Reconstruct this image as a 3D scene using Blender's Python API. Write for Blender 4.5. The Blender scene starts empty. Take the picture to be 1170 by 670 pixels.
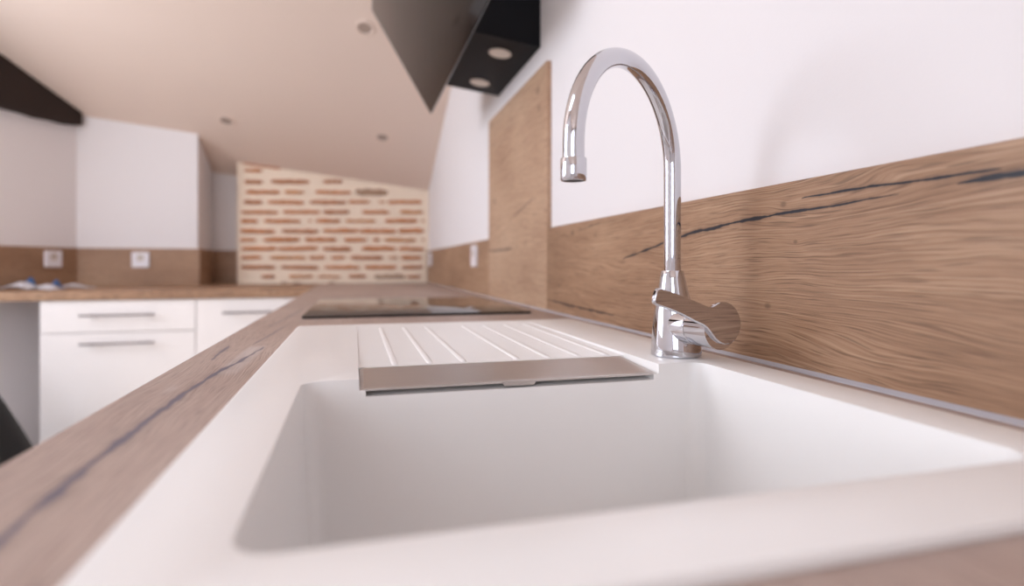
import bpy, bmesh, math, random
from mathutils import Vector, Matrix
random.seed(7)

# ------------------------------------------------------------------ camera, world, light
S = bpy.context.scene
F = 653.0; TH = math.radians(15.45); CT, ST = math.cos(TH), math.sin(TH); ZC = 1.011
cd = bpy.data.cameras.new('camera'); cam = bpy.data.objects.new('camera', cd)
S.collection.objects.link(cam); S.camera = cam
cam.location = (0, 0, ZC); cam.rotation_euler = (math.pi/2, 0, -TH)
cd.sensor_width = 36; cd.lens = F*36/1170; cd.shift_y = -32/1170
cd.clip_start = 0.02
cd.dof.use_dof = True; cd.dof.focus_distance = 0.63; cd.dof.aperture_fstop = 2.5

w = bpy.data.worlds.new('world'); S.world = w; w.use_nodes = True
w.node_tree.nodes['Background'].inputs[0].default_value = (0.80, 0.90, 1.0, 1)
w.node_tree.nodes['Background'].inputs[1].default_value = 1.0

def area(name, loc, target, sx, sy, energy, col):
    l = bpy.data.lights.new(name, 'AREA'); l.shape = 'RECTANGLE'; l.size = sx; l.size_y = sy
    l.energy = energy; l.color = col
    o = bpy.data.objects.new(name, l); S.collection.objects.link(o)
    o.location = loc
    o.rotation_euler = (Vector(target)-Vector(loc)).to_track_quat('-Z', 'Y').to_euler()
    return o
area('daylight_side_window', (-2.62, 1.68, 1.75), (0.3, 2.5, 1.35), 1.45, 1.4, 58, (0.80, 0.88, 1.0))
area('daylight_rear_window', (-1.6, -2.42, 1.75), (-0.6, 1.5, 1.2), 1.5, 1.35, 42, (0.81, 0.885, 1.0))

SKX0, SKX1, SKY0, SKY1 = -2.2, -1.1, .2, 1.15                # roof window in the sloping ceiling
_c = Vector(((SKX0+SKX1)/2, (SKY0+SKY1)/2, 0)); _c.z = ZC+.716-.115*(_c.x+.8065)-.45*(_c.y-3.435)-.02
_n = Vector((-.115, -.45, -1)).normalized()
area('daylight_roof_window', _c, _c+_n, 1.0, .9, 16, (0.72, 0.84, 1.0))

sl = bpy.data.lights.new('sun', 'SUN'); sl.energy = 13; sl.angle = .01; sl.color = (1.0, .87, .70)
so = bpy.data.objects.new('sun', sl); S.collection.objects.link(so); so.location = (-6, 0, 5)
so.rotation_euler = Vector((.66, -.10, -.74)).to_track_quat('-Z', 'Y').to_euler()   # falls through the side window onto the floor

v = S.view_settings
v.view_transform = 'Standard'; v.look = 'None'; v.gamma = 1; v.use_curve_mapping = False
v.exposure = -0.27

# ------------------------------------------------------------------ pixel -> place helpers
def ray(u, vv):
    l = (u-585)/F; return Vector((l*CT+ST, CT-l*ST, (303-vv)/F))
CAM = Vector((0, 0, ZC))
def on_x(u, vv, X): r = ray(u, vv); return CAM+r*(X/r.x)
def on_y(u, vv, Y): r = ray(u, vv); return CAM+r*(Y/r.y)
def on_z(u, vv, Z): r = ray(u, vv); return CAM+r*((Z-ZC)/r.z)
def on_plane(u, vv, p, n):
    r = ray(u, vv); return CAM+r*((Vector(p)-CAM).dot(n)/r.dot(n))

# ------------------------------------------------------------------ materials
def srgb(r, g, b):
    f = lambda q: (q/255)/12.92 if q/255 <= .04045 else ((q/255+.055)/1.055)**2.4
    return (f(r), f(g), f(b), 1)

class NT:
    def __init__(s, name):
        s.m = bpy.data.materials.new(name); s.m.use_nodes = True
        s.t = s.m.node_tree; s.b = s.t.nodes['Principled BSDF']
    def n(s, typ, **kw):
        nd = s.t.nodes.new(typ)
        for k, val in kw.items(): setattr(nd, k, val)
        return nd
    def put(s, sock, val):
        if hasattr(val, 'is_output'): s.t.links.new(val, sock)
        elif val is not None: sock.default_value = val
    def math(s, op, a, b=None, c=None, clamp=False):
        nd = s.n('ShaderNodeMath', operation=op); nd.use_clamp = clamp
        for i, q in enumerate((a, b, c)):
            if q is not None: s.put(nd.inputs[i], q)
        return nd.outputs[0]
    def noise(s, vec, scale=1, detail=2, rough=.5, dist=0):
        nd = s.n('ShaderNodeTexNoise'); s.put(nd.inputs['Vector'], vec)
        nd.inputs['Scale'].default_value = scale; nd.inputs['Detail'].default_value = detail
        nd.inputs['Roughness'].default_value = rough; nd.inputs['Distortion'].default_value = dist
        return nd.outputs[0]
    def comb(s, x, y, z):
        nd = s.n('ShaderNodeCombineXYZ')
        for i, q in enumerate((x, y, z)): s.put(nd.inputs[i], q)
        return nd.outputs[0]
    def mr(s, val, a, b, c=0., d=1., smooth=False, clamp=True):
        nd = s.n('ShaderNodeMapRange'); nd.clamp = clamp
        if smooth: nd.interpolation_type = 'SMOOTHSTEP'
        for i, q in enumerate((val, a, b, c, d)): s.put(nd.inputs[i], q)
        return nd.outputs[0]
    def mix(s, f, a, b, blend='MIX'):
        nd = s.n('ShaderNodeMix', data_type='RGBA', blend_type=blend)
        s.put(nd.inputs[0], f); s.put(nd.inputs[6], a); s.put(nd.inputs[7], b)
        return nd.outputs[2]
    def ramp(s, f, stops):
        nd = s.n('ShaderNodeValToRGB'); s.put(nd.inputs[0], f); e = nd.color_ramp.elements
        while len(e) < len(stops): e.new(.5)
        for q, (p, col) in zip(e, stops): q.position = p; q.color = col
        return nd.outputs[0]
    def bump(s, h, strength, dist=.001):
        nd = s.n('ShaderNodeBump'); nd.inputs['Strength'].default_value = strength
        nd.inputs['Distance'].default_value = dist; s.put(nd.inputs['Height'], h)
        s.t.links.new(nd.outputs[0], s.b.inputs['Normal'])
    def set(s, **kw):
        names = dict(col='Base Color', rough='Roughness', metal='Metallic', spec='Specular IOR Level',
                     coat='Coat Weight', coat_rough='Coat Roughness', emit='Emission Color', estr='Emission Strength',
                     trans='Transmission Weight', ior='IOR', aniso='Anisotropic')
        for k, val in kw.items(): s.put(s.b.inputs[names[k]], val)
        return s

def plain(name, col, rough=.5, var=.04, scale=6, bump=0, bscale=80, **kw):
    t = NT(name); geo = t.n('ShaderNodeNewGeometry').outputs['Position']
    nz = t.noise(geo, scale, 3)
    d = tuple(c*(1-var) for c in col[:3])+(1,); l = tuple(min(1, c*(1+var)) for c in col[:3])+(1,)
    t.set(col=t.mix(nz, d, l), rough=rough, **kw)
    if bump: t.bump(t.noise(geo, bscale, 3), bump, .002)
    return t.m

def wood(name, along, across, light, mid, dark, cracks=(), knots=(), crack_col=(.015, .013, .02, 1), seed=0., rough=.45, contrast=1., smudges=()):
    """oak-look board: along / across are world axes 0,1,2; cracks = [(points (l, w)), width]"""
    t = NT(name); sp = t.n('ShaderNodeSeparateXYZ')
    t.t.links.new(t.n('ShaderNodeNewGeometry').outputs['Position'], sp.inputs[0])
    L, W = sp.outputs[along], sp.outputs[across]
    third = sp.outputs[3-along-across]
    bend = t.noise(t.comb(t.math('MULTIPLY', L, 1.6), t.math('MULTIPLY', W, 7), seed), 1, 2)
    bend2 = t.noise(t.comb(t.math('MULTIPLY', L, 7), t.math('MULTIPLY', W, 16), seed+5), 1, 2)
    wig = t.math('ADD', W, t.math('ADD', t.math('MULTIPLY', bend, .09), t.math('MULTIPLY', bend2, .016)))
    for (kl, kw, kr) in knots:                         # grain bends round knots
        dl = t.math('MULTIPLY', t.math('SUBTRACT', L, kl), .4); dw = t.math('SUBTRACT', W, kw)
        dd = t.math('SQRT', t.math('ADD', t.math('MULTIPLY', dl, dl), t.math('MULTIPLY', dw, dw)))
        k = t.mr(dd, 0, kr*4, 1, 0, True)
        wig = t.math('ADD', wig, t.math('MULTIPLY', k, kr*.9))
    rings = t.math('SINE', t.math('MULTIPLY', wig, 2*math.pi*270))
    rings = t.math('MULTIPLY_ADD', rings, .5, .5)
    fib = t.noise(t.comb(t.math('MULTIPLY', L, 7), t.math('MULTIPLY', wig, 640), t.math('MULTIPLY', third, 60)), 1, 5, .75)
    streak = t.noise(t.comb(t.math('MULTIPLY', L, 2.2), t.math('MULTIPLY', wig, 38), seed+2), 1, 3)
    cloud = t.noise(t.comb(t.math('MULTIPLY', L, 3.1), t.math('MULTIPLY', W, 6), seed+9), 1, 2)
    pores = t.noise(t.comb(t.math('MULTIPLY', L, 24), t.math('MULTIPLY', wig, 780), t.math('MULTIPLY', third, 60)), 1, 1)
    val = t.math('ADD', t.math('MULTIPLY', rings, .10*contrast), t.math('MULTIPLY', fib, 1.15*contrast))
    val = t.math('ADD', val, t.math('MULTIPLY', streak, .22*contrast))
    val = t.math('ADD', val, t.math('MULTIPLY', cloud, .55))
    val = t.math('SUBTRACT', val, .275+.735*contrast-.5)
    col = t.ramp(val, [(.15, dark), (.5, mid), (.82, light)])
    pm = t.mr(pores, .54, .70, 0, .5*contrast)
    col = t.mix(pm, col, tuple(c*.45 for c in dark[:3])+(1,))
    for (kl, kw, kr) in knots:
        dl = t.math('MULTIPLY', t.math('SUBTRACT', L, kl), .7)
        dw = t.math('ADD', t.math('SUBTRACT', W, kw), t.math('MULTIPLY', t.math('SUBTRACT', bend2, .5), kr))
        dd = t.math('SQRT', t.math('ADD', t.math('MULTIPLY', dl, dl), t.math('MULTIPLY', dw, dw)))
        col = t.mix(t.mr(dd, kr*.25, kr*1.6, .5, 0, True), col, tuple(c*.35 for c in dark[:3])+(1,))
    for (sl0, sl1, sw0, sw1, sa) in smudges:           # pale filler smears on the board
        ml = t.math('MULTIPLY', t.mr(L, sl0, sl0+.03, 0, 1, True), t.mr(L, sl1-.03, sl1, 1, 0, True))
        mw = t.math('MULTIPLY', t.mr(W, sw0, sw0+.006, 0, 1, True), t.mr(W, sw1-.006, sw1, 1, 0, True))
        f = t.math('MULTIPLY', t.math('MULTIPLY', ml, mw), t.math('MULTIPLY', cloud, sa*2))
        col = t.mix(f, col, srgb(205, 195, 192))
    wob = t.math('MULTIPLY', t.math('SUBTRACT', t.noise(t.comb(t.math('MULTIPLY', L, 26), t.math('MULTIPLY', W, 25), seed+3), 1, 3), .5), 1)
    for pts, width, strength in cracks:
        l0, l1 = pts[0][0], pts[-1][0]; ws = [p[1] for p in pts]; w0, w1 = min(ws)-1e-4, max(ws)+1e-4
        T = t.mr(L, l0, l1, 0, 1, clamp=False)
        fc = t.n('ShaderNodeFloatCurve'); cv = fc.mapping.curves[0]
        norm = [((p[0]-l0)/(l1-l0), (p[1]-w0)/(w1-w0)) for p in pts]
        cv.points[0].location = norm[0]; cv.points[1].location = norm[-1]
        for q in norm[1:-1]: cv.points.new(*q)
        for q in cv.points: q.handle_type = 'AUTO'
        fc.mapping.update()
        t.put(fc.inputs['Value'], T)
        ctr = t.mr(fc.outputs[0], 0, 1, w0, w1, clamp=False)
        d = t.math('ABSOLUTE', t.math('SUBTRACT', t.math('ADD', W, t.math('MULTIPLY', wob, width*2)), ctr))
        prof = t.math('MULTIPLY', t.math('MULTIPLY', T, t.math('SUBTRACT', 1., T)), 4.)
        prof = t.math('SQRT', t.math('MAXIMUM', prof, 0))
        rag = t.noise(t.comb(t.math('MULTIPLY', L, 35), seed+7, 0.), 1, 3)
        wd = t.math('MULTIPLY', t.math('MULTIPLY', prof, width), t.mr(rag, .3, .65, .25, 1.3))
        inside = t.math('MULTIPLY', t.math('GREATER_THAN', T, 0.), t.math('LESS_THAN', T, 1.))
        msk = t.math('MULTIPLY', t.mr(t.math('DIVIDE', d, t.math('ADD', wd, 1e-5)), .55, 1.15, 1, 0, True), inside)
        halo = t.math('MULTIPLY', t.mr(t.math('DIVIDE', d, t.math('ADD', wd, 1e-5)), .8, 4., .28, 0, True), inside)
        col = t.mix(t.math('MULTIPLY', halo, strength), col, tuple(c*.5 for c in dark[:3])+(1,))
        col = t.mix(t.math('MULTIPLY', msk, strength), col, crack_col)
    t.set(col=col, rough=t.mr(fib, .3, .7, rough+.08, rough-.05), spec=.4)
    t.bump(t.math('ADD', fib, t.math('MULTIPLY', pores, .5)), .12, .0006)
    return t.m

M = {}
M['wall'] = plain('white_wall_paint', srgb(236, 229, 228), .75, .012, 3, .05, 300)
M['ceil'] = plain('ceiling_paint', srgb(235, 214, 200), .8, .012, 2, .04, 250)
M['floor'] = plain('floor_tiles', srgb(202, 195, 188), .4, .1, 3)
M['mortar'] = plain('lime_mortar', srgb(248, 228, 206), .9, .06, 14, .6, 55)
M['brick1'] = plain('brick_orange', srgb(200, 128, 78), .9, .25, 30, .6, 70)
M['brick2'] = plain('brick_brown', srgb(186, 124, 86), .9, .25, 30, .6, 70)
M['brick3'] = plain('brick_grey', srgb(178, 146, 122), .9, .2, 30, .6, 70)
M['brick4'] = plain('brick_pale', srgb(204, 142, 92), .9, .2, 30, .6, 70)
M['sink'] = plain('white_sink_resin', srgb(241, 237, 234), .33, .008, 40, .03, 900, spec=.45)
M['lacquer'] = plain('white_lacquer', srgb(238, 230, 226), .35, .01, 3)
M['handle'] = plain('brushed_steel_handle', srgb(140, 130, 131), .35, .03, 40, metal=1.)
M['chrome'] = plain('polished_chrome', srgb(208, 208, 213), .035, .005, 10, metal=1.)
M['dark_hole'] = plain('dark_recess', srgb(22, 22, 24), .6, .05)
M['black_metal'] = plain('black_matt_metal', srgb(12, 12, 17), .5, .06, 20, spec=.15)
M['black_glass'] = plain('black_glass', srgb(12, 9, 9), .06, .05, 8, spec=.15)
M['hob_glass'] = plain('hob_black_glass', srgb(10, 10, 12), .01, .02, 8, spec=.7)
M['lamp_lens'] = plain('frosted_lens', srgb(238, 230, 222), .4, .02, 30)
M['lamp_ring'] = plain('lamp_ring_metal', srgb(214, 200, 188), .35, .02, 30)
M['spot_lens'] = plain('spot_lens', srgb(176, 156, 144), .4, .03, 30)
M['socket'] = plain('white_socket_plastic', srgb(238, 232, 236), .3, .01, 20)
M['seal'] = plain('clear_seal_strip', srgb(168, 163, 168), .2, .03, 20, spec=.7)
M['paper'] = plain('white_paper', srgb(232, 230, 236), .7, .03, 30)
M['blue_paper'] = plain('blue_print', srgb(70, 110, 165), .6, .06, 30)
M['bag'] = plain('black_fabric', srgb(16, 14, 14), .8, .2, 60, .3, 90)
M['beam'] = plain('dark_beam_wood', srgb(44, 30, 24), .85, .25, 9, .5, 40)
t = NT('brushed_steel'); sp = t.n('ShaderNodeSeparateXYZ'); t.t.links.new(t.n('ShaderNodeNewGeometry').outputs['Position'], sp.inputs[0])
br = t.noise(t.comb(t.math('MULTIPLY', sp.outputs[0], 12), t.math('MULTIPLY', sp.outputs[1], 1500), 0.), 1, 3)
t.set(col=t.mix(br, srgb(190, 182, 178), srgb(220, 214, 210)), rough=t.mr(br, .3, .7, .32, .46), metal=1.); t.bump(br, .05, .0003)
M['steel'] = t.m
t = NT('frosted_glass'); tr = t.n('ShaderNodeBsdfTranslucent'); tr.inputs[0].default_value = (.75, .8, .85, 1)
t.t.links.new(tr.outputs[0], t.t.nodes['Material Output'].inputs[0]); M['frosted'] = t.m
t = NT('window_glass'); tp = t.n('ShaderNodeBsdfTransparent'); gl = t.n('ShaderNodeBsdfGlossy'); gl.inputs['Roughness'].default_value = 0.
mx = t.n('ShaderNodeMixShader'); mx.inputs[0].default_value = .06
t.t.links.new(tp.outputs[0], mx.inputs[1]); t.t.links.new(gl.outputs[0], mx.inputs[2]); t.t.links.new(mx.outputs[0], t.t.nodes['Material Output'].inputs[0]); M['pane'] = t.m

OAK = (srgb(190, 156, 126), srgb(162, 125, 97), srgb(116, 84, 62))
OAK_LIT = (srgb(212, 180, 152), srgb(188, 152, 124), srgb(146, 110, 86))  # same oak, lightened: stronger light on the tall panel put into its colour
OAKT = (srgb(196, 176, 165), srgb(176, 153, 142), srgb(144, 121, 110))
YZ = lambda pts: [(p[0], p[1]) for p in pts]
M['oak_splash'] = wood('oak_backsplash', 1, 2, *OAK, cracks=[
    (YZ([(.900, 1.0205), (.797, 1.0382), (.669, 1.0566), (.5357, 1.0655), (.451, 1.0686), (.380, 1.0722)]), .0024, 1.),
    (YZ([(.490, 1.0796), (.412, 1.0813), (.355, 1.0803), (.300, 1.0798)]), .0019, 1.),
    (YZ([(.332, 1.0736), (.3086, 1.0741), (.2861, 1.0756), (.12, 1.083)]), .0036, 1.),
    (YZ([(1.30, .9305), (1.153, .9243), (.93, .9216)]), .0022, .8),
    (YZ([(1.10, 1.082), (.99, 1.0905)]), .0012, .6)],
    knots=[(1.1325, 1.0777, .006), (.5399, .965, .0034), (.5155, 1.0761, .003), (.498, 1.0357, .002)], seed=1.3, contrast=1.05)
M['oak_panel_lit'] = wood('oak_tall_panel_lit', 1, 2, *OAK_LIT, cracks=[
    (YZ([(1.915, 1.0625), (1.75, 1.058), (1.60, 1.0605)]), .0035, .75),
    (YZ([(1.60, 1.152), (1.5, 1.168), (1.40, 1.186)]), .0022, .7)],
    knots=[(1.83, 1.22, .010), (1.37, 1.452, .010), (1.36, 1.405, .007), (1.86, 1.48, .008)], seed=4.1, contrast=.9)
M['oak_far'] = wood('oak_far_backsplash', 1, 2, *OAK, seed=8.4, contrast=.9)
M['oak_far_x'] = wood('oak_return_backsplash', 0, 2, *OAK, seed=2.7, contrast=.9)
M['oak_top'] = wood('oak_worktop', 1, 0, *OAKT, cracks=[
    (YZ([(.10, -.137), (.2794, -.1387), (.322, -.1391), (.4025, -.1419), (.5034, -.1417), (.6538, -.1355), (.7069, -.1285), (.84, -.117)]), .0036, .85),
    (YZ([(.735, -.1605), (.79, -.1632), (.86, -.1655)]), .0026, .75),
    (YZ([(.86, -.136), (.98, -.128), (1.12, -.1205)]), .0026, .6),
    (YZ([(1.1, -.15), (1.3, -.135), (1.55, -.125)]), .003, .5)],
    crack_col=srgb(88, 86, 106), smudges=[(.62, .86, -.140, -.112, .38), (.545, .60, -.166, -.150, .35)], seed=6.2, rough=.42, contrast=1.0)
M['oak_return'] = wood('oak_return_worktop', 0, 1, *OAK, seed=3.6, rough=.42, contrast=.8)

# ------------------------------------------------------------------ mesh helpers
COL = S.collection
def mesh_obj(name, bm, mat, base=(0, 0, 0), parent=None, smooth=False, bevel=0, segs=2, angle=.6):
    """bm holds world coordinates; base = world place of the object's origin"""
    bmesh.ops.recalc_face_normals(bm, faces=bm.faces[:])
    base = Vector(base)
    off = parent['_base'] if parent is not None and '_base' in parent else None
    org = Vector(off) if off is not None else base
    bmesh.ops.translate(bm, verts=bm.verts[:], vec=-org)
    me = bpy.data.meshes.new(name); bm.to_mesh(me); bm.free()
    if mat is not None: me.materials.append(M[mat] if isinstance(mat, str) else mat)
    o = bpy.data.objects.new(name, me); COL.objects.link(o)
    if parent is None: o.location = base; o['_base'] = tuple(base)
    else: o.parent = parent; o['_base'] = tuple(org)
    if bevel:
        md = o.modifiers.new('bevel', 'BEVEL'); md.width = bevel; md.segments = segs
        md.limit_method = 'ANGLE'; md.angle_limit = angle; md.harden_normals = False
    if smooth or bevel:
        for p in me.polygons: p.use_smooth = True
        if not smooth or smooth == 'auto':
            try: me.set_sharp_from_angle(angle=math.radians(35))
            except Exception: pass
    return o
def thing(name, base, label, cat, group=None):
    o = bpy.data.objects.new(name, None); COL.objects.link(o); o.location = base; o['_base'] = tuple(base)
    o.empty_display_size = .05
    return tag(o, label, cat, group)
def tag(o, label, cat, group=None):
    o['label'] = label; o['category'] = cat
    if group: o['group'] = group
    return o
def struct(o): o['kind'] = 'structure'; return o

def box(bm, a, b):
    x0, y0, z0 = [min(p, q) for p, q in zip(a, b)]; x1, y1, z1 = [max(p, q) for p, q in zip(a, b)]
    vs = [bm.verts.new(p) for p in ((x0,y0,z0),(x1,y0,z0),(x1,y1,z0),(x0,y1,z0),(x0,y0,z1),(x1,y0,z1),(x1,y1,z1),(x0,y1,z1))]
    for f in ((0,3,2,1),(4,5,6,7),(0,1,5,4),(1,2,6,5),(2,3,7,6),(3,0,4,7)): bm.faces.new([vs[i] for i in f])
    return bm
def BOX(a, b): return box(bmesh.new(), a, b)
def prism(bm, bottom, top):
    """closed solid between two equal point loops"""
    A = [bm.verts.new(p) for p in bottom]; B = [bm.verts.new(p) for p in top]; n = len(A)
    bm.faces.new(A[::-1]); bm.faces.new(B)
    for i in range(n): bm.faces.new((A[i], A[(i+1) % n], B[(i+1) % n], B[i]))
    return bm
def PRISM(b, t): return prism(bmesh.new(), b, t)
def lathe(bm, c, axis, prof, n=48, cap=True):
    """prof = [(distance along axis, radius)]"""
    axis = Vector(axis).normalized(); c = Vector(c)
    u = axis.orthogonal().normalized(); w_ = axis.cross(u)
    rings = []
    for h, r in prof:
        rings.append([bm.verts.new(c+axis*h+(u*math.cos(k*2*math.pi/n)+w_*math.sin(k*2*math.pi/n))*r) for k in range(n)])
    for A, B in zip(rings, rings[1:]):
        for k in range(n): bm.faces.new((A[k], A[(k+1) % n], B[(k+1) % n], B[k]))
    if cap:
        bm.faces.new(rings[0][::-1]); bm.faces.new(rings[-1])
    return bm
def LATHE(*a, **k): return lathe(bmesh.new(), *a, **k)
def tube(pts, normal, r, n=32):
    """sweep of a circle along a planar path; normal = normal of the path's plane"""
    bm = bmesh.new(); N = Vector(normal).normalized(); rings = []
    for i, p in enumerate(pts):
        a = pts[max(i-1, 0)]; b = pts[min(i+1, len(pts)-1)]
        T = (Vector(b)-Vector(a)).normalized(); B = T.cross(N)
        rings.append([bm.verts.new(Vector(p)+(N*math.cos(k*2*math.pi/n)+B*math.sin(k*2*math.pi/n))*r) for k in range(n)])
    for A, B in zip(rings, rings[1:]):
        for k in range(n): bm.faces.new((A[k], A[(k+1) % n], B[(k+1) % n], B[k]))
    bm.faces.new(rings[0][::-1]); bm.faces.new(rings[-1])
    return bm
def rrect(x0, y0, x1, y1, r, z, seg=8):
    out = []
    for cx, cy, a0 in ((x1-r, y1-r, 0), (x0+r, y1-r, 90), (x0+r, y0+r, 180), (x1-r, y0+r, 270)):
        for k in range(seg+1):
            a = math.radians(a0+90*k/seg); out.append((cx+r*math.cos(a), cy+r*math.sin(a), z))
    return out
def loft(bm, loops):
    R = [[bm.verts.new(p) for p in l] for l in loops]; n = len(R[0])
    for A, B in zip(R, R[1:]):
        for i in range(n): bm.faces.new((A[i], A[(i+1) % n], B[(i+1) % n], B[i]))
    bm.faces.new(R[0][::-1]); bm.faces.new(R[-1]); return bm

# ------------------------------------------------------------------ places
XW = .4457; XWALL = XW+.012                 # face of the boards / of the right-hand wall
TOP = .90; SINK = .906                      # worktop and sink rim heights
XF = -.189                                  # front edge of the worktop
YB = 3.651                                  # brick wall
YS = 3.435                                  # wall beside the recess
XR = -.8065; YR = 3.778                     # recess
XBL = on_y(271, 300, YB).x
P1 = Vector((-1.376, YS)); DL = Vector((-.496, -.868)).normalized()
P3 = P1+DL*1.0; XL = -2.7; YBACK = -2.5
def ceil_z(x, y): return ZC+.716-.115*(x+.8065)-.45*(y-3.435)
YRIDGE = .1

# ------------------------------------------------------------------ setting
struct(mesh_obj('floor', BOX((XL-.1, YBACK-.1, -.06), (XWALL+.1, YR+.2, 0)), 'floor'))
def ceil_slab(name, x0, x1, y0, y1, zf):
    q = [(x0, y0), (x1, y0), (x1, y1), (x0, y1)]
    return struct(mesh_obj(name, PRISM([(x, y, zf(x, y)) for x, y in q], [(x, y, zf(x, y)+.08) for x, y in q]), 'ceil'))
for q_ in ((XL-.1, SKX0, YRIDGE, YR+.2), (SKX1, XWALL+.1, YRIDGE, YR+.2), (SKX0, SKX1, YRIDGE, SKY0), (SKX0, SKX1, SKY1, YR+.2)):
    ceil_slab('ceiling', *q_, ceil_z)
fm = bmesh.new(); t_ = .06
for x0, x1, y0, y1 in ((SKX0, SKX1, SKY0, SKY0+t_), (SKX0, SKX1, SKY1-t_, SKY1), (SKX0, SKX0+t_, SKY0+t_, SKY1-t_), (SKX1-t_, SKX1, SKY0+t_, SKY1-t_)):
    q = [(x0, y0), (x1, y0), (x1, y1), (x0, y1)]
    prism(fm, [(x, y, ceil_z(x, y)+.02) for x, y in q], [(x, y, ceil_z(x, y)+.07) for x, y in q])
rw = struct(mesh_obj('window_3', fm, 'lacquer'))
q = [(SKX0+t_, SKY0+t_), (SKX1-t_, SKY0+t_), (SKX1-t_, SKY1-t_), (SKX0+t_, SKY1-t_)]
mesh_obj('pane', PRISM([(x, y, ceil_z(x, y)+.04) for x, y in q], [(x, y, ceil_z(x, y)+.045) for x, y in q]), 'frosted', parent=rw)
ceil_slab('ceiling', XL-.1, XWALL+.1, YBACK-.1, YRIDGE, lambda x, y: ceil_z(x, YRIDGE)-.3*(YRIDGE-y))
def top_z(x, y): return ceil_z(x, y) if y >= YRIDGE else ceil_z(x, YRIDGE)-.3*(YRIDGE-y)
def wall(name, a, b, outward, th=.1, mat='wall'):
    """wall whose room face runs a -> b, up to the ceiling, thickness added on the outward side"""
    ox, oy = outward; ys = [a[1], b[1]]
    pts = [Vector(a), Vector(b)]
    if min(ys) < YRIDGE-.01 and max(ys) > YRIDGE+.01:
        k = (YRIDGE-a[1])/(b[1]-a[1]); pts.insert(1, Vector(a)+(Vector(b)-Vector(a))*k)
    fr = [(p.x, p.y, 0) for p in pts]+[(p.x, p.y, top_z(p.x, p.y)) for p in reversed(pts)]
    bk = [(x+ox*th, y+oy*th, z) for x, y, z in fr]
    return struct(mesh_obj(name, PRISM(fr, bk), mat))
wall('wall_right', (XWALL, YBACK), (XWALL, YR+.1), (1, 0))
wall('wall_far', (P1.x-.06, YS+.012), (XR-.0125, YS+.012), (0, 1), .1)
wall('wall_recess_side', (XR-.012, YS+.013), (XR-.012, YR), (-1, 0), .05)
wall('wall_recess', (XR-.06, YR+.012), (XBL+.06, YR+.012), (0, 1))
N2 = Vector((DL.y, -DL.x))                  # normal of the slanting left wall, away from the room?
if N2.dot(Vector((1, -1))) > 0: N2 = -N2
NL = -N2                                    # into the room
def lp(s, d=0): return P1+DL*s+NL*d
a_, b_ = lp(-.06, -.012), lp(1.0, -.012)
wall('wall_left', tuple(a_), tuple(b_), (N2.x, N2.y))
wall('wall_side', (P3.x-.01, P3.y), (XL, P3.y), (0, 1))
# window walls: built as four pieces round an opening
def wall_piece(name, bm): return struct(mesh_obj(name, bm, 'wall'))
WY0, WY1, WZ0, WZ1 = .9, 2.45, 1.0, 2.5
def zl(y): return top_z(XL, y)
wall_piece('wall_window', BOX((XL-.1, YBACK, 0), (XL, P3.y+.1, WZ0)))
wall_piece('wall_window', BOX((XL-.1, YBACK, WZ0), (XL, WY0, 2.55)))
wall_piece('wall_window', BOX((XL-.1, WY1, WZ0), (XL, P3.y+.1, 2.55)))
fr = [(XL, YBACK, 2.5), (XL, P3.y+.1, 2.5), (XL, P3.y+.1, zl(P3.y+.1)), (XL, YRIDGE, zl(YRIDGE)), (XL, YBACK, zl(YBACK))]
wall_piece('wall_window', PRISM(fr, [(x-.1, y, z) for x, y, z in fr]))
BX0, BX1, BZ0, BZ1 = -2.4, -.8, 1.0, 2.4
zb = lambda x: top_z(x, YBACK)
wall_piece('wall_back', BOX((XL, YBACK-.1, 0), (XWALL, YBACK, BZ0)))
wall_piece('wall_back', BOX((XL, YBACK-.1, BZ0), (BX0, YBACK, BZ1)))
wall_piece('wall_back', BOX((BX1, YBACK-.1, BZ0), (XWALL, YBACK, BZ1)))
fr = [(XL, YBACK, BZ1), (XWALL, YBACK, BZ1), (XWALL, YBACK, zb(XWALL)), (XL, YBACK, zb(XL))]
wall_piece('wall_back', PRISM(fr, [(x, y-.1, z) for x, y, z in fr]))
def window(name, a, b, axis):
    """frame of five bars in the opening a..b, two panes"""
    fm = bmesh.new(); t_ = .06
    def bar(u0, u1, z0, z1, bm):
        if axis == 1: box(bm, (a[0]-.08, u0, z0), (a[0]-.03, u1, z1))
        else: box(bm, (u0, a[1]-.08, z0), (u1, a[1]-.03, z1))
    u0, u1 = a[axis], b[axis]; z0, z1 = a[2], b[2]; um = (u0+u1)/2
    bar(u0, u1, z0, z0+t_, fm); bar(u0, u1, z1-t_, z1, fm)
    bar(u0, u0+t_, z0+t_, z1-t_, fm); bar(u1-t_, u1, z0+t_, z1-t_, fm); bar(um-t_/2, um+t_/2, z0+t_, z1-t_, fm)
    o = struct(mesh_obj(name, fm, 'lacquer'))
    for p0, p1 in ((u0+t_, um-t_/2), (um+t_/2, u1-t_)):
        pb = bmesh.new()
        if axis == 1: box(pb, (a[0]-.06, p0, z0+t_), (a[0]-.055, p1, z1-t_))
        else: box(pb, (p0, a[1]-.06, z0+t_), (p1, a[1]-.055, z1-t_))
        mesh_obj('pane', pb, 'pane', parent=o)
window('window_1', (XL, WY0, WZ0), (XL, WY1, WZ1), 1)
window('window_2', (BX0, YBACK, BZ0), (BX1, YBACK, BZ1), 0)

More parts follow.
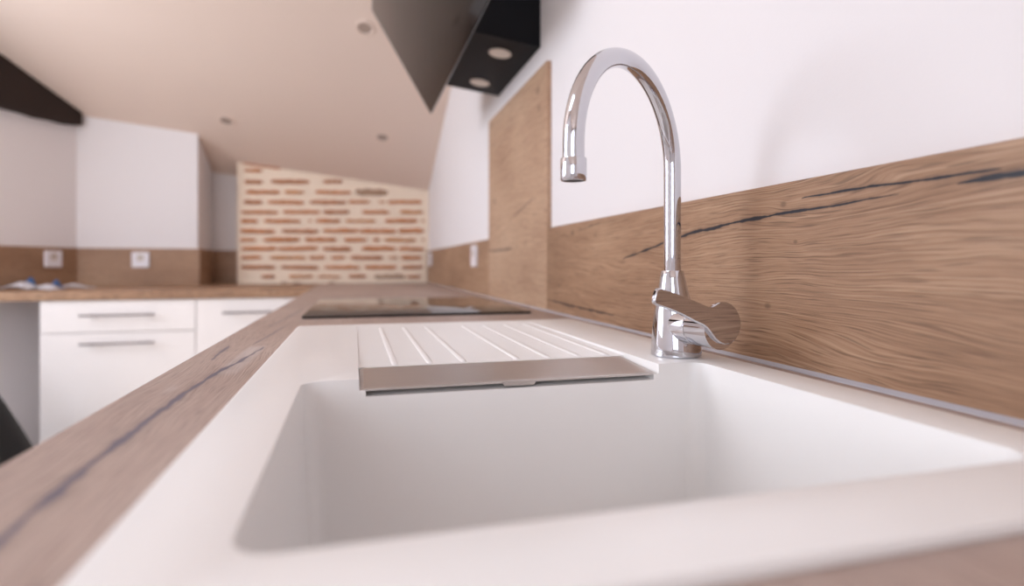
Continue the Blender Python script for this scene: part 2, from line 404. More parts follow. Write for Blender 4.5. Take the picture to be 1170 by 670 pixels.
# brick wall: rough mortar face with separate bricks peeping out of it
bw = bmesh.new()
NX, NZ = 46, 42; gx0, gx1 = XBL, XWALL
rows = []
for j in range(NZ+1):
    r_ = []
    for i in range(NX+1):
        x = gx0+(gx1-gx0)*i/NX; zt = ceil_z(x, YB); z = zt*j/NZ
        r_.append(bw.verts.new((x, YB+(random.uniform(-.004, .004) if 0 < i < NX else 0), z)))
    rows.append(r_)
for j in range(NZ):
    for i in range(NX): bw.faces.new((rows[j][i], rows[j][i+1], rows[j+1][i+1], rows[j+1][i]))
box(bw, (gx0, YB+.005, 0), (gx1+.05, YR+.1, min(ceil_z(gx0, YR), ceil_z(gx1, YR))-.02))
brickwall = struct(mesh_obj('wall_brick', bw, 'mortar', smooth=True))
BR = {66: [(70, 240, 9, 0)], 98: [(75, 155, 18, 0)], 148: [(75, 157, 26, 1), (195, 370, 24, 1), (430, 520, 20, 1)],
      195: [(80, 238, 22, 0), (255, 345, 20, 3), (395, 555, 20, 0), (575, 720, 38, 2)],
      240: [(72, 157, 24, 1), (180, 345, 22, 0), (370, 535, 24, 1), (545, 640, 18, 0), (680, 710, 12, 3), (720, 875, 22, 0)],
      285: [(60, 230, 20, 0), (248, 418, 20, 0), (430, 548, 24, 1), (605, 730, 20, 0), (775, 880, 20, 3)],
      325: [(60, 138, 24, 0), (162, 330, 22, 0), (362, 380, 12, 3), (395, 508, 22, 0), (530, 668, 17, 3), (708, 855, 22, 0), (872, 886, 12, 3)],
      370: [(55, 213, 24, 0), (243, 410, 24, 1), (428, 588, 22, 0), (590, 760, 24, 0), (768, 885, 24, 0)],
      410: [(55, 128, 20, 0), (160, 328, 24, 0), (348, 490, 24, 0), (525, 628, 22, 0), (655, 685, 18, 0), (703, 850, 20, 3), (874, 888, 12, 3)],
      450: [(62, 222, 22, 0), (225, 410, 22, 0), (428, 560, 26, 1), (603, 760, 24, 0), (770, 885, 22, 0)],
      490: [(60, 155, 20, 0), (190, 355, 20, 3), (368, 440, 20, 0), (465, 530, 18, 0), (550, 700, 22, 1), (725, 765, 15, 3), (780, 875, 22, 0)],
      533: [(60, 215, 22, 1), (240, 412, 22, 1), (435, 595, 20, 0), (615, 760, 22, 0), (783, 880, 20, 1)],
      575: [(152, 215, 20, 1), (275, 385, 18, 3), (405, 510, 14, 3), (545, 625, 20, 1), (660, 800, 24, 2), (805, 870, 22, 1)],
      604: [(240, 272, 10, 2), (290, 330, 10, 2), (450, 484, 10, 2)]}
for cy, lst in BR.items():
    for c0, c1, hh, kind in lst:
        n = max(4, int((c1-c0)/12)); tilt = .15 if cy == 66 else random.uniform(-.012, .02)
        front = []; back = []
        top_ = []; bot_ = []
        for k in range(n+1):
            q = k/n; e = min(1, min(q, 1-q)*7+.35)
            cx = c0+(c1-c0)*q; mid_y = cy+tilt*(cx-c0)
            hu = hh*.42*e*random.uniform(.55, 1.1); hd = hh*.42*e*random.uniform(.8, 1.1)
            a = on_y(260+cx/3.94, 170+(mid_y-hu)/3.94, YB); b = on_y(260+cx/3.94, 170+(mid_y+hd)/3.94, YB)
            top_.append((a.x, a.z)); bot_.append((b.x, b.z))
        loop = bot_+top_[::-1]
        cxm = sum(p[0] for p in loop)/len(loop); czm = sum(p[1] for p in loop)/len(loop)
        bm = bmesh.new()
        A = [bm.verts.new((p[0], YB+.02, p[1])) for p in loop]
        B = [bm.verts.new((p[0], YB-.004, p[1])) for p in loop]
        C = [bm.verts.new((cxm+(p[0]-cxm)*.97, YB-.010, czm+(p[1]-czm)*.72)) for p in loop]
        m_ = len(loop)
        for P_, Q_ in ((A, B), (B, C)):
            for k in range(m_): bm.faces.new((P_[k], P_[(k+1) % m_], Q_[(k+1) % m_], Q_[k]))
        bm.faces.new(C)
        mesh_obj('brick', bm, ('brick1', 'brick2', 'brick3', 'brick4')[kind], parent=brickwall, smooth=True)

# exposed beam along the slanting wall
s0, s1 = 0.0, 0.99
def beam_pt(s, d, z): p = lp(s, d); return (p.x, p.y, z)
zbm = ZC+.715
def bt(s, d):
    p = lp(s, d); return ceil_z(p.x, p.y)-.004
fr, bk = [], []
ns = 14; wv = [random.uniform(-.008, .008) for _ in range(ns+1)]
for k in range(ns+1):
    s = s0+(s1-s0)*k/ns
    fr.append(beam_pt(s, .035, zbm+wv[k])); bk.append(beam_pt(s, -.011, zbm+wv[k]))
for k in range(ns, -1, -1):
    s = s0+(s1-s0)*k/ns
    zt = min(bt(s, .035), zbm+.50)
    fr.append(beam_pt(s, .035, max(zt, zbm+.03))); bk.append(beam_pt(s, -.011, max(min(bt(s, -.011), zbm+.5), zbm+.03)))
tag(mesh_obj('ceiling_beam', PRISM(fr, bk), 'beam', base=(P1.x, P1.y, zbm)), 'dark brown rough timber beam under the sloping ceiling, above the shaded left wall', 'beam')

# ------------------------------------------------------------------ oak boards on the walls
SPT = TOP+.1995
def board(name, a, b, mat, label, bevel=.0008):
    return tag(mesh_obj(name, BOX(a, b), mat, base=((a[0]+b[0])/2, (a[1]+b[1])/2, min(a[2], b[2])), bevel=bevel, segs=1), label, 'backsplash')
PY0, PY1 = 1.300, 1.913
board('oak_backsplash', (XW, -1.0, TOP), (XWALL, PY0-.001, SPT), 'oak_splash', 'low oak backsplash board with long dark cracks behind the chrome tap')
board('oak_backsplash', (XW, PY0, TOP), (XWALL, PY1, 1.503), 'oak_panel_lit', 'tall oak wall panel rising behind the hob to below the hood')
board('oak_backsplash', (XW, PY1+.001, TOP), (XWALL, YB-.012, SPT), 'oak_far', 'oak backsplash strip with two sockets between the tall panel and the brick wall')
board('oak_backsplash', (P1.x, YS, TOP), (XR, YS+.012, SPT), 'oak_far_x', 'oak backsplash strip below the white wall in the middle, holding one socket')
board('oak_backsplash', (XR-.012, YS+.013, TOP), (XR, YR, SPT), 'oak_far', 'narrow shaded oak strip on the side of the wall recess')
board('oak_backsplash', (XR, YR, TOP), (XBL, YR+.012, SPT), 'oak_far_x', 'narrow oak strip at the back of the recess left of the bricks')
q = [lp(.0, 0), lp(.9, 0), lp(.9, -.012), lp(.0, -.012)]
tag(mesh_obj('oak_backsplash', PRISM([(p.x, p.y, TOP) for p in q], [(p.x, p.y, SPT) for p in q]), 'oak_far', base=(P1.x, P1.y, TOP)),
    'dark shaded oak backsplash strip above the papers, at the far left', 'backsplash')
# clear seal along the foot of the boards
bm = bmesh.new()
prism(bm, [(XW, -1.0, TOP), (XW-.004, -1.0, TOP), (XW-.0036, -1.0, TOP+.0010), (XW-.0010, -1.0, TOP+.004), (XW, -1.0, TOP+.004)],
          [(XW, YB-.02, TOP), (XW-.004, YB-.02, TOP), (XW-.0036, YB-.02, TOP+.0010), (XW-.0010, YB-.02, TOP+.004), (XW, YB-.02, TOP+.004)])
tag(mesh_obj('sealing_strip', bm, 'seal', base=(XW, 1.2, TOP)), 'thin pale sealing strip along the foot of the oak backsplash behind the sink', 'sealing strip')

# ------------------------------------------------------------------ worktops
SX0, SX1, SY0, SY1 = -.0935, .4095, .1712, 1.049          # sink rim
HX0, HX1, HY0, HY1 = -.104, .391, 1.246, 1.856             # hob
def top_with_holes(x0, x1, y0, y1, z0, z1, holes):
    xs = sorted({x0, x1, *[h[0] for h in holes], *[h[1] for h in holes]}); ys = sorted({y0, y1, *[h[2] for h in holes], *[h[3] for h in holes]})
    bm = bmesh.new(); V = {}
    def vt(i, j, z):
        if (i, j, z) not in V: V[(i, j, z)] = bm.verts.new((xs[i], ys[j], z))
        return V[(i, j, z)]
    def solid(i, j):
        if not (0 <= i < len(xs)-1 and 0 <= j < len(ys)-1): return False
        cx, cy = (xs[i]+xs[i+1])/2, (ys[j]+ys[j+1])/2
        return not any(h[0] < cx < h[1] and h[2] < cy < h[3] for h in holes)
    for i in range(len(xs)-1):
        for j in range(len(ys)-1):
            if not solid(i, j): continue
            bm.faces.new((vt(i, j, z1), vt(i+1, j, z1), vt(i+1, j+1, z1), vt(i, j+1, z1)))
            bm.faces.new((vt(i, j, z0), vt(i, j+1, z0), vt(i+1, j+1, z0), vt(i+1, j, z0)))
            for di, dj, e in ((-1, 0, ((i, j+1), (i, j))), (1, 0, ((i+1, j), (i+1, j+1))), (0, -1, ((i, j), (i+1, j))), (0, 1, ((i+1, j+1), (i, j+1)))):
                if not solid(i+di, j+dj):
                    (p, q_) = e; bm.faces.new((vt(*p, z0), vt(*q_, z0), vt(*q_, z1), vt(*p, z1)))
    return bm
bm = top_with_holes(XF, XWALL, -1.0, YB-.012, TOP-.04, TOP, [(SX0+.015, SX1-.015, SY0+.015, SY1-.015)])
tag(mesh_obj('oak_worktop', bm, 'oak_top', base=(.13, 1.2, TOP-.04), bevel=.0012, segs=2), 'long oak worktop carrying the white sink and the black hob', 'worktop')
FL = 2.845
sf = (P1.y-FL)/.868; pf = lp(sf)
q = [(XF-.001, FL), (XF-.001, YB-.013), (XBL-.001, YB-.013), (XBL-.001, YR), (XR, YR), (XR, YS), (P1.x, P1.y), (pf.x, pf.y)]
tag(mesh_obj('oak_worktop', PRISM([(x, y, TOP-.04) for x, y in q], [(x, y, TOP) for x, y in q]), 'oak_return', base=(-.8, 3.1, TOP-.04)),
    'far oak worktop running to the left above the white drawers', 'worktop')

# ------------------------------------------------------------------ sink
def temp(bm):
    bmesh.ops.recalc_face_normals(bm, faces=bm.faces[:])
    me = bpy.data.meshes.new('tmp'); bm.to_mesh(me); bm.free()
    o = bpy.data.objects.new('tmp', me); COL.objects.link(o); return o
BX0_, BX1_, BY0_, BY1_ = -.0448, .361, .2235, .543        # bowl opening
def bowl_loops(grow, ztop, depth, r):
    L_ = []
    for z, ins in ((ztop, 0), (0, 0), (-.03, .0012), (-.09, .004), (-(depth-.03), .0075), (-(depth-.016), .010), (-(depth-.006), .0165), (-(depth-.0008), .027), (-depth, .036)):
        k = ins-grow
        L_.append(rrect(BX0_+k, BY0_+k, BX1_-k, BY1_-k, max(.006, r-ins*.0+grow), SINK+z if z <= 0 else SINK+z, 8))
    return L_
DEP = .195
slab = bmesh.new(); loft(slab, [rrect(SX0, SY0, SX1, SY1, .008, TOP+.0002), rrect(SX0, SY0, SX1, SY1, .008, SINK-.0015), rrect(SX0+.0004, SY0+.0004, SX1-.0004, SY1-.0004, .008, SINK-.0006), rrect(SX0+.0015, SY0+.0015, SX1-.0015, SY1-.0015, .008, SINK)])
slab_o = temp(slab)
under = temp(BOX((SX0+.02, SY0+.02, TOP-.02), (SX1-.02, SY1-.02, TOP+.002)))
shell = bmesh.new(); loft(shell, [rrect(BX0_-.008, BY0_-.008, BX1_+.008, BY1_+.008, .025, SINK-.012), rrect(BX0_-.002, BY0_-.002, BX1_+.002, BY1_+.002, .025, SINK-DEP-.008)])
shell_o = temp(shell)
bowl_o = temp(loft(bmesh.new(), bowl_loops(0, .03, DEP, .017)))
RX0, RX1 = .0045, .3115
YS1 = BY1_+.083
rec = PRISM([(RX0, YS1-.02, SINK-.0036), (RX1, YS1-.02, SINK-.0036), (RX1, YS1-.02, SINK+.03), (RX0, YS1-.02, SINK+.03)],
            [(RX0, 1.012, SINK-.0004), (RX1, 1.012, SINK-.0004), (RX1, 1.012, SINK+.03), (RX0, 1.012, SINK+.03)])
rec_o = temp(rec)
seat_o = temp(BOX((RX0, BY1_-.02, SINK-.0105), (RX1, YS1, SINK+.025)))
rec2_o = temp(BOX((RX0+.006, BY1_-.02, SINK-.0165), (RX1-.006, BY1_+.068, SINK+.02)))
hole_o = temp(LATHE((.158, .383, SINK-DEP-.03), (0, 0, 1), [(0, .044), (.05, .044)], n=40))
for o_, op in ((under, 'UNION'), (shell_o, 'UNION'), (bowl_o, 'DIFFERENCE'), (rec_o, 'DIFFERENCE'), (seat_o, 'DIFFERENCE'), (rec2_o, 'DIFFERENCE'), (hole_o, 'DIFFERENCE')):
    md = slab_o.modifiers.new('b', 'BOOLEAN'); md.operation = op; md.object = o_; md.solver = 'EXACT'
bv = slab_o.modifiers.new('bev', 'BEVEL'); bv.width = .0028; bv.segments = 3; bv.limit_method = 'ANGLE'; bv.angle_limit = math.radians(50); bv.use_clamp_overlap = True
dg = bpy.context.evaluated_depsgraph_get()
sme = bpy.data.meshes.new_from_object(slab_o.evaluated_get(dg))
for o_ in (slab_o, under, shell_o, bowl_o, rec_o, seat_o, rec2_o, hole_o): bpy.data.objects.remove(o_, do_unlink=True)
sb = bmesh.new(); sb.from_mesh(sme)
sink = thing('kitchen_sink', (.158, .61, TOP), 'white resin inset sink with deep rectangular bowl and ribbed drainer', 'sink')
body = mesh_obj('basin', sb, 'sink', parent=sink, smooth=True)
body.data.set_sharp_from_angle(angle=math.radians(42))
def rec_z(y): return SINK-.0036+(y-(YS1-.02))/(1.012-(YS1-.02))*.0032
for k_ in (-.107, -.069, -.0315, .0315, .069, .107, .143):
    x = .150+k_; bm = bmesh.new(); loops = []
    for y, e in ((BY1_+.086, .35), (BY1_+.096, 1), (.78, 1), (.965, 1), (.985, .3)):
        loops.append([(x+.0038*math.cos(a)*(.6+.4*e), y, rec_z(y)-.0004+.0020*e*max(0, math.sin(a))) for a in [math.pi*i/8 for i in range(9)]]
                     + [(x+(-1)*.0038*(.6+.4*e), y, rec_z(y)-.0015), (x+.0038*(.6+.4*e), y, rec_z(y)-.0015)])
    mesh_obj('drainer_rib', loft(bm, loops), 'sink', parent=sink, smooth=True)
st = mesh_obj('drain_strainer', LATHE((.158, .383, SINK-DEP-.006), (0, 0, 1), [(0, .0425), (.004, .0425), (.0055, .041), (.0055, .034), (.0045, .030), (.0035, .012), (.006, .006), (.006, .0005)], n=40), 'chrome', parent=sink, smooth='auto')

# steel cover strip over the drainer outlet
sy0, sy1 = BY1_+.0005, BY1_+.081
zf_, zb_ = SINK-.0088, SINK-.0040
bm = bmesh.new()
X0, X1 = RX0+.001, RX1-.001; ch = .0035
sec = lambda x, dz: [(x, sy0, zf_-.0026+dz), (x, sy1, zb_-.0022+dz), (x, sy1, zb_+dz), (x, sy0+.002, zf_+.0001+dz), (x, sy0, zf_-.0008+dz)]
loft(bm, [sec(X0, -.0016), sec(X0+ch, 0), sec(X1-ch, 0), sec(X1, -.0016)])
ta = on_y(573, 434, sy0).x; tb = on_y(613, 434, sy0).x
prism(bm, [(ta, sy0-.0012, zf_-.0010), (tb, sy0-.0012, zf_-.0010), (tb-.003, sy0-.0012, zf_-.0052), (ta+.003, sy0-.0012, zf_-.0052)],
          [(ta, sy0+.0006, zf_-.0010), (tb, sy0+.0006, zf_-.0010), (tb-.003, sy0+.0006, zf_-.0052), (ta+.003, sy0+.0006, zf_-.0052)])
tag(mesh_obj('drain_cover', bm, 'steel', base=(.158, sy0+.04, zf_-.003)), 'flat brushed steel cover strip lying between the drainer and the sink bowl', 'drain cover')

# ------------------------------------------------------------------ tap
FX, FY = .3575, .592
tap = thing('kitchen_tap', (FX, FY, SINK), 'tall chrome swan-neck tap with flat lever at the back of the sink', 'tap')
nrm = Vector((.17, -.985, 0)).normalized()
bm = bmesh.new(); loops = []
for h, r, sh in ((0, .0265, .004), (.0015, .0285, .004), (.006, .0285, .004), (.010, .0282, .004), (.030, .0262, .0033), (.050, .0231, .002), (.070, .0183, .0008), (.090, .0145, .0), (.0975, .0130, 0), (.0985, .0124, 0), (.0985, .0100, 0)):
    ctr = Vector((FX, FY, SINK+h))+Vector((.75, -.66, 0))*sh
    loops.append([ctr+Vector((math.cos(a), math.sin(a), 0))*r for a in [2*math.pi*k/56 for k in range(56)]])
mesh_obj('tap_body', loft(bm, loops), 'chrome', parent=tap, smooth='auto')
sd = Vector((-.828, -.560, 0)).normalized(); RA = .1015; ZA = SINK+.2135
path = [Vector((FX, FY, SINK+.09+k*(ZA-SINK-.09)/10)) for k in range(10)]
for k in range(41):
    a = math.pi*k/40
    path.append(Vector((FX, FY, ZA))+sd*(RA-RA*math.cos(a))+Vector((0, 0, RA*math.sin(a))))
end = path[-1]; path.append(end-Vector((0, 0, .014)))
mesh_obj('spout', tube(path, sd.cross(Vector((0, 0, 1))), .0098, 40), 'chrome', parent=tap, smooth='auto')
nz = mesh_obj('nozzle', LATHE(path[-1]+Vector((0, 0, .0015)), (0, 0, -1), [(0, .0100), (.0004, .0112), (.0012, .0117), (.019, .0117), (.0205, .0112), (.0208, .0098), (.0195, .0096)], n=44), 'chrome', parent=tap, smooth='auto')
mesh_obj('aerator', LATHE(path[-1]-Vector((0, 0, .0165)), (0, 0, -1), [(0, .0094), (.0025, .0094)], n=32), 'dark_hole', parent=nz)
# side valve and lever
LP = Vector((.370, .514, SINK+.038))                          # centre of the lever's round end (front face)
VO = Vector((FX, FY, LP.z-.002))+Vector((.75, -.66, 0))*.002
ax = (LP-VO).normalized(); Lx = (LP-VO).length
mesh_obj('valve_neck', LATHE(VO, ax, [(0, .0205), (.020, .0205), (.034, .0203), (.0375, .0200), (.0382, .0190)], n=48), 'chrome', parent=tap, smooth='auto')
lev = mesh_obj('lever_sleeve', LATHE(VO, ax, [(.0388, .0190), (.0394, .0202), (.050, .0208), (Lx-.004, .0216)], n=48), 'chrome', parent=tap, smooth='auto')
out = [(160,160),(172,153),(187,153),(300,194),(400,234),(450,256),(470,263),(486,262),(502,252),(522,240),(550,233),(575,235),(600,247),(625,272),(645,310),(654,345),(655,375),(645,420),(622,458),(592,481),(560,486),(532,477),(503,452),(478,418),(455,388),(432,370),(380,347),(300,305),(220,272),(165,254),(150,246),(144,232),(146,210)]
fr = [on_plane(720+a/5.156, 300+b/5.156, LP, nrm) for a, b in out]
bk = [p-nrm*.0055 for p in fr]
mesh_obj('lever', PRISM([tuple(p) for p in bk], [tuple(p) for p in fr]), 'chrome', parent=tap, bevel=.0012, segs=2)

# ------------------------------------------------------------------ hob
hob = thing('induction_hob', ((HX0+HX1)/2, (HY0+HY1)/2, TOP), 'flat black glass hob set into the oak worktop', 'hob')
mesh_obj('glass_top', loft(bmesh.new(), [rrect(HX0, HY0, HX1, HY1, .004, TOP+.0012), rrect(HX0, HY0, HX1, HY1, .004, TOP+.0050), rrect(HX0+.0008, HY0+.0008, HX1-.0008, HY1-.0008, .004, TOP+.0055)]), 'hob_glass', parent=hob, smooth='auto')
mesh_obj('gasket', top_with_holes(HX0+.003, HX1-.003, HY0+.003, HY1-.003, TOP, TOP+.0012, [(HX0+.022, HX1-.022, HY0+.022, HY1-.022)]), 'dark_hole', parent=hob)

# ------------------------------------------------------------------ hood
HB0, HB1, GY0, GY1 = 1.382, 1.821, 1.13, 2.06
Bp = on_y(492, 130, GY1); Ap = on_y(425, 12, GY1)
hood = thing('cooker_hood', (XWALL, 1.6, 1.5), 'slanted black glass cooker hood on the white wall above the hob', 'hood')
th = .008; gd = Vector((Ap.x-Bp.x, 0, Ap.z-Bp.z)).normalized(); gn = Vector((gd.z, 0, -gd.x))
gp = [Bp, Ap, Vector((Ap.x, 0, Ap.z+.16)), Vector((Ap.x+th, 0, Ap.z+.16)), Vector((Ap.x+th, 0, Ap.z+.002)), Vector((Bp.x, 0, Bp.z))+gn*th]
mesh_obj('glass_front', PRISM([(p.x, GY0, p.z) for p in gp], [(p.x, GY1, p.z) for p in gp]), 'black_glass', parent=hood, bevel=.001, segs=1)
zu = lambda x: 1.565+.125*(XWALL-x)
k0 = ((zu(Bp.x)-Bp.z)/gd.z)+.002; xb0 = Bp.x+gd.x*k0+th*1.25
prof = [(XWALL, zu(XWALL)), (xb0, zu(xb0)), (Ap.x+th+.002, Ap.z+.004), (Ap.x+th+.002, Ap.z+.15), (XWALL, Ap.z+.15)]
mesh_obj('hood_body', PRISM([(x, HB0, z) for x, z in prof], [(x, HB1, z) for x, z in prof]), 'black_metal', parent=hood, bevel=.0015, segs=1)
mesh_obj('chimney', BOX((XWALL-.22, 1.47, Ap.z+.15), (XWALL, 1.73, ceil_z(XWALL, 1.73)-.005)), 'black_metal', parent=hood, bevel=.001, segs=1)
un = Vector((-.125, 0, -1)).normalized()
for (pu, pv) in ((571.3, 60.5), (548.3, 94.1)):
    r = ray(pu, pv)
    p0 = Vector((XWALL, 0, zu(XWALL))); c = CAM+r*((p0-CAM).dot(un)/r.dot(un))
    lamp = mesh_obj('spotlight', LATHE(c, un, [(-.003, .030), (.002, .031), (.003, .030), (.003, .0265), (.0018, .0262)], n=40), 'lamp_ring', parent=hood, smooth='auto')
    mesh_obj('lens', LATHE(c, un, [(.0005, .0262), (.0024, .0262), (.0024, .0005)], n=40), 'lamp_lens', parent=lamp, smooth='auto')

# ------------------------------------------------------------------ ceiling spots
cn = Vector((-.115, -.45, -1)).normalized()
for (pu, pv, lab) in ((417, 32, 'small recessed ceiling spotlight beside the black hood'), (259, 138, 'small recessed ceiling spotlight above the recess left of the bricks'), (437, 157, 'small recessed ceiling spotlight above the brick wall')):
    r = ray(pu, pv); p0 = Vector((0, 2., ceil_z(0, 2.))); c = CAM+r*((p0-CAM).dot(cn)/r.dot(cn))
    sp_ = thing('ceiling_spotlight', tuple(c), lab, 'ceiling light', 'recessed spots in the sloping ceiling')
    mesh_obj('bezel', LATHE(c, cn, [(-.004, .043), (.003, .043), (.005, .040), (.004, .031), (-.003, .029)], n=40, cap=False), 'ceil', parent=sp_, smooth='auto')
    mesh_obj('lens', LATHE(c, cn, [(-.004, .0295), (.0008, .0295), (.0008, .0005)], n=40), 'spot_lens', parent=sp_, smooth='auto')

# ------------------------------------------------------------------ sockets
def socket(c, n, label, hole=(.0, .010)):
    c = Vector(c); n = Vector(n).normalized(); r = Vector((0, 0, 1)).cross(n).normalized(); up = Vector((0, 0, 1))
    root = thing('wall_socket', tuple(c), label, 'socket', 'white wall sockets')
    def sq(w_, d, rad):
        return [tuple(c+n*d+r*x+up*z) for x, z, _ in rrect(-w_, -w_, w_, w_, rad, 0, 4)]
    mesh_obj('cover_plate', loft(bmesh.new(), [sq(.0405, .0002, .006), sq(.0405, .008, .006), sq(.039, .0098, .005)]), 'socket', parent=root, smooth='auto')
    mesh_obj('socket_well', LATHE(c+r*hole[0]+up*hole[1], n, [(.0094, .0185), (.0104, .0185), (.0104, .0170), (.0100, .0165), (.0100, .0005)], n=28, cap=True), 'lamp_ring', parent=root, smooth='auto')
    for s_ in (-.0095, .0095):
        mesh_obj('pin_hole', LATHE(c+r*(s_+hole[0])+up*hole[1], n, [(.0098, .0028), (.0107, .0028)], n=14), 'dark_hole', parent=root)
    mesh_obj('earth_pin', LATHE(c+r*hole[0]+up*(hole[1]+.009), n, [(.0098, .0024), (.014, .0022)], n=14), 'handle', parent=root)
zs = 1.045
y1 = on_x(543, 292, XW).y; y2 = on_x(492, 297, XW).y
socket((XW, y1, zs), (-1, 0, 0), 'white wall socket on the oak strip right beside the tall panel')
socket((XW, y2, zs), (-1, 0, 0), 'white wall socket on the oak strip next to the brick wall')
p = on_y(161, 297, YS); socket((p.x, YS, p.z), (0, -1, 0), 'white wall socket on the oak strip below the bright white wall')
p = on_plane(60, 296, (P1.x, P1.y, 1), Vector((NL.x, NL.y, 0))); socket(p, (NL.x, NL.y, 0), 'white wall socket on the dark oak strip above the papers')

# ------------------------------------------------------------------ base cabinets
def bar_handle(root, a, b, out_, r=.005):
    """round bar between a and b standing off along out_"""
    a, b, out_ = Vector(a), Vector(b), Vector(out_).normalized(); d = (b-a).normalized()
    h = mesh_obj('handle', LATHE(a+out_*.032, d, [(0, r*.8), (.001, r), ((b-a).length-.001, r), ((b-a).length, r*.8)], n=16), 'handle', parent=root, smooth='auto')
    for q in (.13, .87):
        mesh_obj('handle_post', LATHE(a+(b-a)*q, out_, [(0, .004), (.03, .004)], n=12), 'handle', parent=h)
FY_ = 2.856
def carcass(root, x0, x1, y0, y1, z0, z1):
    t_ = .018
    for x in (x0, x1-t_): mesh_obj('side_panel', BOX((x, y0, z0), (x+t_, y1, z1)), 'lacquer', parent=root)
    mesh_obj('bottom_panel', BOX((x0+t_, y0, z0), (x1-t_, y1, z0+t_)), 'lacquer', parent=root)
    mesh_obj('back_panel', BOX((x0+t_, y1-.01, z0+t_), (x1-t_, y1, z1)), 'lacquer', parent=root)
CX0, CX1 = on_y(45, 360, FY_).x, on_y(223.5, 360, FY_).x
def drawer_unit(x0, x1, y1, label, hw, shift=0., fronts=((.720, .857, .795), (.105, .717, .673))):
    root = thing('drawer_cabinet', ((x0+x1)/2, FY_+.28, 0), label, 'cabinet', 'white base units below the far worktop')
    carcass(root, x0, x1, FY_+.019, y1, .10, .859)
    mesh_obj('plinth', BOX((x0, FY_+.06, 0), (x1, FY_+.075, .10)), 'lacquer', parent=root)
    g = .0011; xm = (x0+x1)/2+shift
    for z0, z1, zh in fronts:
        dr = mesh_obj('drawer', BOX((x0+g, FY_, z0), (x1-g, FY_+.018, z1)), 'lacquer', parent=root, bevel=.001, segs=1)
        bar_handle(dr, (xm-hw, FY_, zh), (xm+hw, FY_, zh), (0, -1, 0))
drawer_unit(CX0, CX1, 3.42, 'white unit with a drawer above a deep front and two steel bar handles', .142)
drawer_unit(CX1+.001, -.215, 3.42, 'white unit with one long front, half hidden behind the edge of the front worktop', .11, -.01, ((.105, .857, .795),))
# units below the long worktop (sink and hob)
def door_unit(y0, y1, label):
    root = thing('base_cabinet', (XF+.3, (y0+y1)/2, 0), label, 'cabinet', 'white base units below the front worktop')
    xf = XF+.02; t_ = .018
    for y in (y0, y1-t_): mesh_obj('side_panel', BOX((xf+.019, y, .10), (XWALL-.002, y+t_, .859)), 'lacquer', parent=root)
    mesh_obj('bottom_panel', BOX((xf+.019, y0+t_, .10), (XWALL-.002, y1-t_, .118)), 'lacquer', parent=root)
    mesh_obj('back_panel', BOX((XWALL-.012, y0+t_, .118), (XWALL-.002, y1-t_, .859)), 'lacquer', parent=root)
    mesh_obj('plinth', BOX((xf+.06, y0, 0), (xf+.075, y1, .10)), 'lacquer', parent=root)
    ym = (y0+y1)/2
    for a, b in ((y0, ym), (ym, y1)):
        d = mesh_obj('door', BOX((xf, a+.002, .105), (xf+.018, b-.002, .857)), 'lacquer', parent=root, bevel=.001, segs=1)
        bar_handle(d, (xf, (a+b)/2-.11, .80), (xf, (a+b)/2+.11, .80), (-1, 0, 0))
door_unit(-.98, .10, 'white base cabinet below the worktop, nearest the viewer')
door_unit(.101, 1.15, 'white base cabinet below the sink')
door_unit(1.151, 1.95, 'white base cabinet below the hob')
door_unit(1.951, 2.80, 'white base cabinet below the worktop beyond the hob')

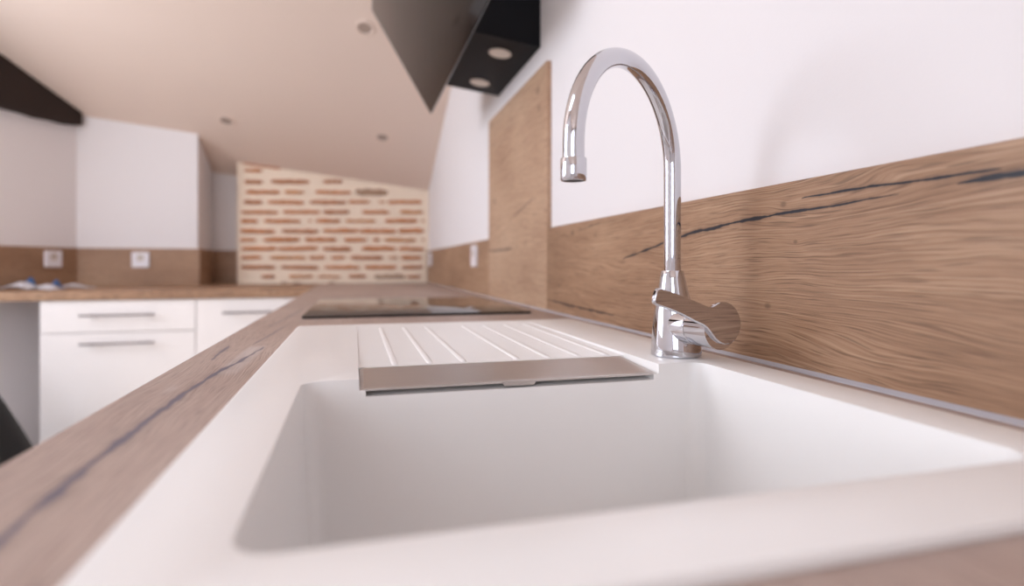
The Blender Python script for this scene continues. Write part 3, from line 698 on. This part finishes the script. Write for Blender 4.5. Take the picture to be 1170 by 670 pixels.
# ------------------------------------------------------------------ papers and bag
def leaflet(c, wx, wy, rot, lift, mat, label, cat='paper'):
    c = Vector(c); bm = bmesh.new(); n = 6; R = Matrix.Rotation(rot, 3, 'Z'); V = []
    for dz in (0, .0016):
        for j in range(n+1):
            for i in range(n+1):
                q_, s_ = i/n-.5, j/n-.5
                z = lift*(.5+.5*math.cos(2*math.pi*(q_+.12)))*(.45+.55*(s_+.5))+.0006
                p_ = R @ Vector((q_*wx, s_*wy, 0)); V.append(bm.verts.new(c+p_+Vector((0, 0, z+dz))))
    m_ = n+1; o_ = m_*m_
    for j in range(n):
        for i in range(n):
            a = j*m_+i
            bm.faces.new([V[k] for k in (a, a+1, a+m_+1, a+m_)]); bm.faces.new([V[o_+k] for k in (a, a+m_, a+m_+1, a+1)])
    for i in range(n):
        for e in ((i, i+1), (n*m_+i+1, n*m_+i), ((i+1)*m_, i*m_), (i*m_+n, (i+1)*m_+n)):
            bm.faces.new((V[e[0]], V[e[1]], V[o_+e[1]], V[o_+e[0]]))
    return tag(mesh_obj('leaflet', bm, mat, base=tuple(c), smooth=True), label, cat, 'papers on the far worktop')
pa = on_z(20, 331, TOP); pb_ = on_z(52, 331, TOP); pc_ = on_z(70, 329.5, TOP)
leaflet((pa.x+.022, pa.y, TOP), .17, .10, .1, .034, 'paper', 'white crumpled leaflet at the far left end of the worktop')
leaflet((pa.x+.012, pa.y+.075, TOP), .07, .04, -.2, .055, 'blue_paper', 'blue-printed paper sticking up behind the crumpled white leaflet')
leaflet((pb_.x, pb_.y, TOP), .12, .085, -.15, .022, 'paper', 'flat white leaflet in the middle of the papers')
leaflet((pb_.x+.01, pb_.y+.085, TOP), .06, .04, .25, .042, 'blue_paper', 'small blue paper behind the flat white leaflet')
leaflet((pc_.x+.05, pc_.y+.03, TOP), .15, .06, .2, .018, 'paper', 'thin white sheet at the right end of the papers')

# dark soft bag standing in the open space below the worktop
c = on_y(-53, 470, 2.45); bm = bmesh.new(); loops = []
for z, r in ((.0, .16), (.03, .24), (.15, .275), (.28, .255), (.40, .20), (.50, .145), (.58, .10), (.62, .06), (.64, .03)):
    loops.append([(c.x+r*math.cos(a)*(1+.05*math.sin(3*a+z*9)), c.y+r*.8*math.sin(a)*(1+.06*math.cos(4*a+z*7)), z) for a in [2*math.pi*k/28 for k in range(28)]])
bag = thing('bag', (c.x, c.y, 0), 'black soft bag on the floor beside the open space left of the white drawers', 'bag')
mesh_obj('sack', loft(bm, loops), 'bag', parent=bag, smooth=True)
hp = [Vector((c.x+.05*math.cos(math.pi*k/12), c.y, .62+.07*math.sin(math.pi*k/12))) for k in range(13)]
mesh_obj('strap', tube(hp, (0, 1, 0), .008, 10), 'bag', parent=bag, smooth=True)

for o in bpy.data.objects:
    if '_base' in o: del o['_base']
